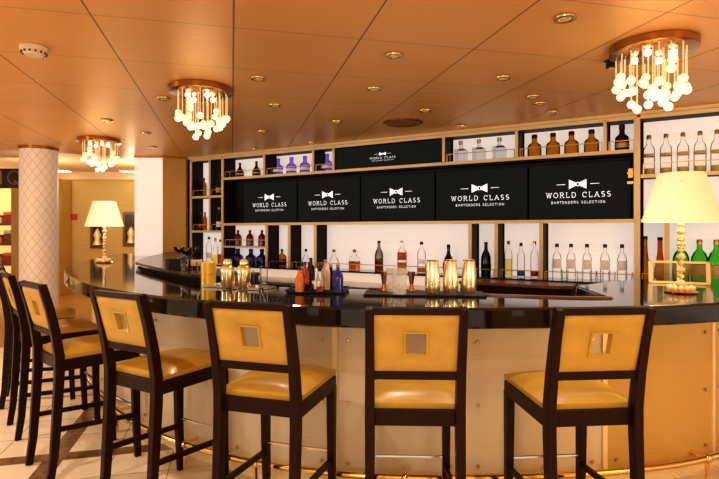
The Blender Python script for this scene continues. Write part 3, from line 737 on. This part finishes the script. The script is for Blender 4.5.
# ------------------------------------------------------------------ lamps
def lamp(label, loc):
    t = thing('table_lamp', label, 'lamp', loc)
    pr = [(0, 0), (.092, 0), (.095, .008), (.075, .014), (.06, .018), (0, .02)]
    bsm = MB().lathe(pr, seg=28)
    bsm.build('base', polished, t, True)
    m = MB()
    for k in range(12):
        a = 2*PI*k/12; m.ball((.062*math.cos(a), .062*math.sin(a), .030), .018, 8, 6)
    m.build('crystal_ring', crystal_body, t, True)
    m = MB(); z = .03; first = True
    for k in range(10):
        r = (.025, .018)[k % 2] if k else .030
        m.ball((0, 0, z + r*.85), r, 14, 8, .85); z += r*1.85
    m.build('crystal_stem', crystal_body, t, True)
    MB().lathe([(0, .02), (.007, .02), (.007, .55), (0, .55)], seg=10).build('rod', polished, t, True)
    z2 = .05
    for k in range(8):
        MB().lathe([(0, z2), (.020, z2), (.020, z2+.006), (0, z2+.006)], seg=14).build('brass_collar', polished, t, True); z2 += .046
    MB().lathe([(.216, .435), (.128, .735), (.126, .735), (.214, .435)], seg=40).build('lamp_shade', shade_m, t, True)
    m = MB()
    for k in range(3):
        a = 2*PI*k/3; m.tube([(0, 0, .66), (.155*math.cos(a), .155*math.sin(a), .675)], .003, 6)
    m.tube([(0, 0, .55), (0, 0, .66)], .004, 6)
    m.build('shade_carrier', polished, t)
    MB().ball((0, 0, .585), .03, 12, 8, 1.3).build('bulb', bulb_m, t, True)
    l = bpy.data.lights.new('lamp_light', 'POINT'); l.energy = 6; l.color = (1, .74, .40); l.shadow_soft_size = .05
    lo = bpy.data.objects.new('lamp_light', l); C.objects.link(lo); lo.parent = t; lo.location = (0, 0, .64)
    return t
lamp('large crystal table lamp with cream shade at the right end of the counter', on(681, 292.5, tz))
lamp('smaller-looking crystal table lamp with cream shade at far left end of the counter', on(104.5, 262.5, tz))

# ------------------------------------------------------------------ bar stools
def make_stool(label):
    t = thing('bar_stool', label, 'bar stool', (0, 0, 0), 0, 'bar stools')
    hw = .205; lw = .019
    sec = [(-lw, -.024), (lw, -.024), (lw, .024), (-lw, .024)]
    for s in (-1, 1):
        path = [(s*(hw-lw), -.032, 0), (s*(hw-lw), -.010, .16), (s*(hw-lw), .004, .38), (s*(hw-lw), .016, .60), (s*(hw-lw), .016, .72), (s*(hw-lw), -.004, .86), (s*(hw-lw), -.034, 1.0), (s*(hw-lw), -.072, 1.135)]
        m = MB(); m.sweep([Vector(p) for p in path], sec, up=Vector((0, 1, 0)), scales=[.80, .9, 1, 1.06, 1.06, 1, .95, .9])
        m.build('rear_leg', wood, t, bevel=.004)
        path = [(s*(hw-lw), .475, 0), (s*(hw-lw), .462, .3), (s*(hw-lw), .458, .65)]
        m = MB(); m.sweep([Vector(p) for p in path], sec, up=Vector((0, 1, 0)), scales=[.78, .95, 1.08]); m.build('front_leg', wood, t, bevel=.004)
        m = MB(); m.sweep([Vector((s*(hw-lw), .0, .30)), Vector((s*(hw-lw), .465, .27))], [(-.008, -.014), (.008, -.014), (.008, .014), (-.008, .014)]); m.build('side_stretcher', wood, t)
    m = MB()
    m.box(-hw+.006, hw-.006, .02, .044, .632, .700).box(-hw+.006, hw-.006, .456, .482, .632, .700)
    m.box(-hw, -hw+.026, .03, .48, .632, .700).box(hw-.026, hw, .03, .48, .632, .700)
    m.build('seat_frame', wood, t, bevel=.004)
    # cushion with a domed top
    bm = MB(); N = 12
    g = {}
    for i in range(N+1):
        for j in range(N+1):
            u, v = i/N*2-1, j/N*2-1
            dome = (1-abs(u)**3.2)*(1-abs(v)**3.2)
            x = u*(hw-.004); y = .035+(.495-.035)*(v+1)/2
            g[i, j] = bm.bm.verts.new((x, y, .702 + .022 + .038*dome**.6))
    for i in range(N):
        for j in range(N): bm.bm.faces.new((g[i, j], g[i+1, j], g[i+1, j+1], g[i, j+1]))
    ring = [g[i, 0] for i in range(N)] + [g[N, j] for j in range(N)] + [g[i, N] for i in range(N, 0, -1)] + [g[0, j] for j in range(N, 0, -1)]
    low = [bm.bm.verts.new((v.co.x*.985, .265+(v.co.y-.265)*.985, .700)) for v in ring]
    for i in range(len(ring)):
        k = (i+1) % len(ring); bm.bm.faces.new((ring[i], low[i], low[k], ring[k]))
    bm.bm.faces.new(low)
    bm.build('seat_cushion', leather, t, True)
    # upholstered back with a square window, slightly curved and raked
    def by(z): return -.036 - (z-1.0)*.27 if z > .86 else .0
    zs = [.872, .95, 1.004, 1.052, 1.112-.002]; xs = [-hw+.036, -.043, .043, hw-.036]
    zs = [.868, .940, 1.032, 1.112]
    bm = MB(); th = .020
    sub = 4
    def fine(L): 
        o = []
        for a, c in zip(L, L[1:]): o += [a+(c-a)*k/sub for k in range(sub)]
        return o+[L[-1]]
    fx, fz = fine(xs), fine(zs); V = {}
    for sd in (0, 1):
        for i, x in enumerate(fx):
            for j, z in enumerate(fz):
                ex = min(abs(x-a) for a in (xs[0], xs[3])); ez = min(abs(z-a) for a in (zs[0], zs[3]))
                inn = max(abs(x)-.043, abs(z-.986)-.046, 0)
                puff = .010*min(1, ex/.02)*min(1, ez/.02)*min(1, inn/.016)
                y = by(z) + (th/2+puff)*(1 if sd else -1)
                V[sd, i, j] = bm.bm.verts.new((x, y, z))
    nx, nz = len(fx)-1, len(fz)-1
    hole = lambda i, j: sub <= i < 2*sub and sub <= j < 2*sub
    for i in range(nx):
        for j in range(nz):
            if hole(i, j): continue
            bm.bm.faces.new((V[0,i,j], V[0,i+1,j], V[0,i+1,j+1], V[0,i,j+1])); bm.bm.faces.new((V[1,i,j], V[1,i,j+1], V[1,i+1,j+1], V[1,i+1,j]))
    def wall(i0, j0, i1, j1): bm.bm.faces.new((V[0,i0,j0], V[0,i1,j1], V[1,i1,j1], V[1,i0,j0]))
    for i in range(nx): wall(i, 0, i+1, 0); wall(i, nz, i+1, nz)
    for j in range(nz): wall(0, j, 0, j+1); wall(nx, j, nx, j+1)
    for k in range(sub, 2*sub): wall(k, sub, k+1, sub); wall(k, 2*sub, k+1, 2*sub); wall(sub, k, sub, k+1); wall(2*sub, k, 2*sub, k+1)
    bm.build('back_panel', leather_back, t, True)
    m = MB()
    for (x0, x1, z0, z1) in ((-.050, .050, .933, .942), (-.050, .050, 1.030, 1.039), (-.050, -.041, .942, 1.030), (.041, .050, .942, 1.030)):
        yb = by((z0+z1)/2)
        vs = [Vector((x, by(z)+dy, z)) for z in (z0, z1) for dy in (-.0165, .0165) for x in (x0, x1)]
        v = [m.bm.verts.new(p) for p in vs]
        for f in ((0,2,3,1),(4,5,7,6),(0,1,5,4),(2,6,7,3),(0,4,6,2),(1,3,7,5)): m.bm.faces.new([v[i] for i in f])
    m.build('window_piping', leather, t)
    MB().box(-hw+.03, hw-.03, -.086, -.048, 1.108, 1.137).build('top_rail', wood, t, bevel=.004)
    MB().box(-hw+.03, hw-.03, -.016, .020, .834, .868).build('lower_rail', wood, t, bevel=.003)
    MB().tube([(-hw+.03, .465, .315), (hw-.03, .465, .315)], .009, 8).build('foot_bar', chrome, t, True)
    return t
STOOLS = [(.965, 2.13, -5, 'gold leather bar stool at the right, seat seen from its left side'),
          (.228, 2.13, 2, 'gold leather bar stool seen straight from behind in front of the gold tumblers'),
          (-.455, 2.27, 17, 'gold leather bar stool with back in front of the silver tray'),
          (-1.165, 2.635, 31, 'gold leather bar stool in front of the left cream panel, turned three-quarters away'),
          (-1.875, 3.10, 42, 'gold leather bar stool third from the left, its back below the round column'),
          (-2.45, 3.74, 49, 'gold leather bar stool second from the left, seen nearly edge-on'),
          (-2.96, 4.385, 61, 'farthest gold leather bar stool at left, mostly hidden by nearer stools')]
proto = None
for x, y, a, lb_ in STOOLS:
    if proto is None: proto = make_stool(lb_); o = proto
    else: o = copy_tree(proto)
    o.location = (x, y, 0); o.rotation_euler = (0, 0, -math.radians(a)); o['label'] = lb_

# ------------------------------------------------------------------ ceiling fittings
def ceil_pt(px, py, z=CEIL):
    d = (z-EYE)*F/(231-py); return Vector(((px-359.5)/F*d, d, z))
def make_chandelier(label, loc):
    t = thing('chandelier', label, 'chandelier', loc, 0, 'crystal chandeliers')
    MB().lathe([(0, 0), (.245, 0), (.25, -.004), (.25, -.045), (.24, -.05), (0, -.05)], seg=40).build('ceiling_plate', plate_m, t, True)
    rnd = random.Random(5)
    pts = []
    while len(pts) < 30:
        a = rnd.uniform(0, 2*PI); r = .220*math.sqrt(rnd.uniform(.03, 1))
        p = (r*math.cos(a), r*math.sin(a))
        if all((p[0]-q[0])**2+(p[1]-q[1])**2 > .05**2 for q in pts): pts.append(p)
    for k, (x, y) in enumerate(pts):
        r = math.hypot(x, y)
        L = .33 - .17*(r/.225) + rnd.uniform(-.05, .06)
        L = max(.12, L)
        m = MB(); n = int((L)/.014)
        prof = []
        for q in range(n):
            z = -.05 - L*q/n
            prof += [(.0022, z), (.0056, z-.5*L/n)]
        prof.append((.0025, -.05-L))
        m.lathe(prof, x, y, 0, 6)
        s = m.build('bead_strand', strand_m, t, True)
        for b_ in range(rnd.choice((1, 1, 1, 2))):
            MB().ball((x + (rnd.uniform(-.012, .012) if b_ else 0), y + (rnd.uniform(-.012, .012) if b_ else 0), -.05-L-.02+.05*b_), .0265, 12, 8).build('glass_ball', ball_glow, s, True)
    for k in range(4):
        a = PI/4+PI/2*k
        MB().ball((.11*math.cos(a), .11*math.sin(a), -.075), .022, 10, 7).build('bulb', bulb_m, t, True)
    l = bpy.data.lights.new('chandelier_light', 'POINT'); l.energy = 2.6; l.color = (1, .80, .55); l.shadow_soft_size = .16
    lo = bpy.data.objects.new('chandelier_light', l); C.objects.link(lo); lo.parent = t; lo.location = (0, 0, -.46)
    return t
ch = make_chandelier('crystal bead chandelier at upper right above the large lamp', (1.83, 3.24, CEIL))
for loc, lb_ in (((-1.29, 4.22, CEIL), 'crystal bead chandelier in the middle left of the ceiling'), ((-3.28, 6.55, CEIL), 'farthest crystal bead chandelier, above the far left lamp')):
    o = copy_tree(ch); o.location = loc; o['label'] = lb_
# recessed downlights
DL = [(565, 17, 'largest brass downlight at the top of the ceiling, left of right chandelier'), (394, 54.5, 'brass downlight nearest the top centre of the ceiling'), (503, 77, 'brass downlight above the fourth screen, well forward of the shelves'),
      (258, 77.5, 'brass downlight right of the middle left chandelier'), (374, 88, 'brass downlight between the top centre one and the round speaker'), (275, 104.6, 'brass downlight behind the one right of the chandelier'), (425.5, 110, 'brass downlight just right of the round ceiling speaker'),
      (337, 121, 'brass downlight left of the round ceiling speaker'), (263, 131, 'brass downlight above the dark decanters, one row forward'), (313, 142, 'brass downlight right above the shelf edge over purple bottles'), (461, 125.5, 'brass downlight over the clear square bottles'),
      (107, 120, 'brass downlight above the far left chandelier'), (146, 133, 'brass downlight between the far chandelier and the white pillar'), (153, 147, 'brass downlight right above the white pillar'), (163, 97.5, 'brass downlight touching the left of the middle left chandelier'), (256, 148.5, 'brass downlight at the shelf edge over the dark decanters'),
      (533, 96, 'upper one of the close pair of brass downlights over the brown bottles'), (540, 103, 'lower one of the close pair of brass downlights over the brown bottles'), (552, 111.5, 'brass downlight at the shelf edge over the brown bottles')]
first = None
for px, py, lb_ in DL:
    p = ceil_pt(px, py)
    if first is None:
        t = first = thing('downlight', lb_, 'ceiling light', p, 0, 'brass downlights')
        MB().lathe([(.040, -.001), (.052, -.001), (.060, -.006), (.058, -.014), (.045, -.018), (.036, -.014), (.036, -.002)], seg=24).build('ring', ring_gold, t, True)
        MB().lathe([(0, -.003), (.030, -.003), (.036, -.008), (.02, -.016), (0, -.018)], seg=18).build('lens', spot_m, t, True)
    else:
        t = copy_tree(first); t.location = p; t['label'] = lb_
# lit spots: real spot lamps in the ceiling (those in view and the same fittings further out over the room)
def spot(loc, e, size=110, col=(1, .88, .72), blend=.8):
    l = bpy.data.lights.new('spot', 'SPOT'); l.energy = e; l.color = col; l.spot_size = math.radians(size); l.spot_blend = blend; l.shadow_soft_size = .06
    o = bpy.data.objects.new('spot_lamp', l); C.objects.link(o); o.location = loc; return o
for px, py, e in ((565, 17, 70), (394, 54.5, 70), (258, 77.5, 60), (503, 77, 40), (337, 121, 40), (146, 133, 50), (107, 120, 70)):
    p = ceil_pt(px, py); spot((p.x, p.y, CEIL-.03), e)
for x, y, e in ((-1.6, 1.6, 90), (.3, .7, 65), (1.6, 1.2, 20), (-3.6, 2.6, 130), (-4.8, 4.2, 130), (-.7, -.8, 85), (2.6, -.4, 12)):
    spot((x, y, CEIL-.03), e, 125)
sd = thing('smoke_detector', 'round cream smoke detector on the ceiling at upper left', 'smoke detector', ceil_pt(34, 47))
MB().lathe([(0, 0), (.078, 0), (.082, -.006), (.078, -.03), (.055, -.048), (.05, -.055), (0, -.058)], seg=32).build('housing', plastic, sd, True)
m = MB()
for k in range(14):
    a = 2*PI*k/14; M = Matrix.Rotation(a, 4, 'Z')
    m.box(.0665, .074, -.005, .005, -.046, -.034, M)
m.build('vent_slot', slot_dark, sd)
sp_ = thing('ceiling_speaker', 'round copper-toned ceiling speaker grille above the narrow sign', 'speaker', ceil_pt(403, 122))
MB().lathe([(0, -.001), (.20, -.001), (.20, -.012), (.185, -.014), (0, -.02)], seg=36).build('grille', speaker_grille, sp_, True)
MB().lathe([(.19, -.002), (.21, -.002), (.21, -.012), (.19, -.018)], seg=36).build('rim', plate_m, sp_, True)
gs = thing('gimbal_spotlight', 'small black adjustable spotlight beside the right chandelier plate', 'spotlight', ceil_pt(611, 60))
MB().lathe([(0, 0), (.045, 0), (.045, -.006), (0, -.006)], seg=24).build('base', plate_m, gs, True)
MB().lathe([(0, -.006), (.03, -.008), (.033, -.05), (.028, -.056), (0, -.056)], seg=20).build('housing', blackout, gs, True)
MB().lathe([(0, -.0565), (.02, -.0565), (.012, -.062), (0, -.064)], seg=16).build('lens', spot_m, gs, True)

# ------------------------------------------------------------------ far background (left)
def wp(px, py, d): return Vector(((px-359.5)/F*d, d, EYE+(231-py)*d/F))
def framed(label, px0, px1, py0, py1, d=12.0):
    a, c = wp(px0, py1, d), wp(px1, py0, d); W, H = c.x-a.x, c.z-a.z
    t = thing('framed_picture', label, 'picture', (a.x, d, a.z), 0, 'framed pictures on the yellow wall')
    MB().box(.05, W-.05, -.02, -.012, .05, H-.05).build('picture', pic_dark, t)
    MB().box(0, W, -.04, 0, 0, .06).box(0, W, -.04, 0, H-.06, H).box(0, .06, -.04, 0, .06, H-.06).box(W-.06, W, -.04, 0, .06, H-.06).build('frame', pic_frame, t)
    MB().lathe([(0, .07), (.10, .07), (.06, .2), (.09, .3), (.03, .42), (0, .46)], W*.5, -.025, 0, 12).build('motif', brass_trim, t, True) if H > .7 else MB().lathe([(0, .07), (.11, .07), (.08, .17), (0, .2)], W*.5, -.025, 0, 12).build('motif', fascia_m, t, True)
framed('dark framed picture behind the far left lamp stem', 91, 105, 212, 248); framed('tall dark framed picture left of the white pillar', 123.5, 140, 212, 246)
a = wp(71.5, 219.5, 11.98); fa = thing('alarm_box', 'small red alarm box on the yellow wall near round column', 'alarm box', (a.x, 12.0, a.z))
MB().box(0, .13, -.05, 0, 0, .13).build('case', alarm_red, fa, bevel=.008); MB().box(.03, .10, -.056, -.05, .03, .09).build('plate', red_label, fa)
a = wp(50.5, 173, 10); fl = thing('strip_light', 'small rectangular light panel in the far ceiling behind round column', 'ceiling light', ceil_pt(60, 170, 2.80))
MB().box(-.22, .22, -.12, .12, -.03, 0).build('housing', plastic, fl); MB().box(-.2, .2, -.1, .1, -.034, -.03).build('diffuser', strip_light, fl)
c2 = copy_tree(fl); c2.location = ceil_pt(131, 170.5, 2.80); c2['label'] = 'small rectangular light panel in the far ceiling left of white pillar'; fl['group'] = c2['group'] = 'far ceiling light panels'
# boutique front at the far left
g0 = wp(62, 231, 11.6); MB_ = MB().box(g0.x-.2, g0.x+.02, 11.5, 11.92, 0, 2.6); tag(MB_.build('gold_pilaster', gold_wall, None), 'gold pilaster at the left end of the yellow wall behind round column', 'pilaster')
struct(MB().box(-11.5, -6.9, 11.93, 11.999, 0, 2.6).build('wall_left', shop_glow))
sx0 = wp(-60, 231, 9.6).x; sx1 = wp(23.5, 231, 9.6).x
sh = thing('shop_front', 'dark shop fascia with gold letters and gold post at far left edge', 'shop front', (0, 9.6, 0))
MB().box(sx0, sx1+.25, 0, .12, EYE+(231-188)*9.6/F, EYE+(231-168.5)*9.6/F).build('fascia_board', sign_dark, sh)
a = wp(8, 231, 9.6)
m = MB(); write(m, 'IQ', a.x+.03, EYE+(231-184)*9.6/F, .42, .24, .1, .22, False, Matrix.Translation((0, -.006, 0))); m.build('lettering', sign_gold, sh)
MB().box(wp(11, 231, 9.6).x, wp(19.5, 231, 9.6).x, .0, .16, 0, EYE+(231-188)*9.6/F).build('gold_post', gold_wall, sh)
ds = thing('display_shelf', 'shop display shelving with goods at the far left edge', 'shelving', (-7.6, 10.3, 0))
for z in (.3, .75, 1.15, 1.55): MB().box(-.9, .75, 0, .4, z, z+.04).build('shelf', mid_wood, ds)
for x in (-.93, .75): MB().box(x, x+.04, 0, .4, 0, 2.1).build('side_panel', mid_wood, ds)
rnd = random.Random(3)
names = ['lowest', 'second', 'third', 'top']; cols = ['red', 'orange', 'brown', 'cream']
for zi, z in enumerate((.34, .79, 1.19, 1.59)):
    for k in range(3):
        ci = (zi*2+k) % 4; w = rnd.uniform(.09, .14); h = rnd.uniform(.16, .28)
        x = -7.6 + .12 + k*.24
        gb = thing('gift_box', '%s gift box on the %s shop shelf, %s of three' % (cols[ci], names[zi], ('left', 'middle', 'right')[k]), 'box', (x, 10.42, z+.0005), 0, 'gift boxes in the shop')
        MB().box(-w/2*1.4, w/2*1.4, -.06, .06, 0, h*.75).build('box_body', goods[ci], gb); MB().box(-w/2*1.4-.004, w/2*1.4+.004, -.064, .064, h*.75, h).build('lid', goods[(ci+1) % 4], gb)

# ------------------------------------------------------------------ light
def pt(loc, e, col, r=.2):
    l = bpy.data.lights.new('fill_light', 'POINT'); l.energy = e; l.color = col; l.shadow_soft_size = r  # bare points added to brighten the room, without fittings
    o = bpy.data.objects.new('fill_light', l); C.objects.link(o); o.location = loc
pt((-1.2, -2.2, 1.7), 90, (1, .86, .68), .5); pt((1.6, -2.4, 1.7), 10, (1, .80, .55), .5); pt((3.05, 1.1, 1.15), 55, (1, .56, .09), .3)  # two fills behind the camera; an amber point off right warms the panels
pt((-5.6, 3.0, 1.5), 100, (1, .91, .78), .4)
pt((-6.0, 9.8, 2.2), 45, (1, .84, .60)); pt((-4.4, 10.3, 2.3), 38, (1, .84, .60)); pt((-8.2, 11.2, 2.2), 14, (1, .8, .5))
w = bpy.data.worlds.new('world'); bpy.context.scene.world = w; w.use_nodes = True
bg = w.node_tree.nodes['Background']; bg.inputs[0].default_value = (1.0, .84, .68, 1); bg.inputs[1].default_value = .92

# ------------------------------------------------------------------ camera
cam = bpy.data.cameras.new('camera'); co = bpy.data.objects.new('camera', cam); C.objects.link(co)
co.location = (0, 0, EYE); co.rotation_euler = (PI/2, 0, 0)
cam.sensor_width = 36; cam.lens = F/719*36; cam.shift_y = -8.5/719; cam.clip_start = .05
bpy.context.scene.camera = co
vs = bpy.context.scene.view_settings
vs.view_transform = 'Standard'; vs.look = 'Medium High Contrast'; vs.exposure = 0.0; vs.gamma = 1.0
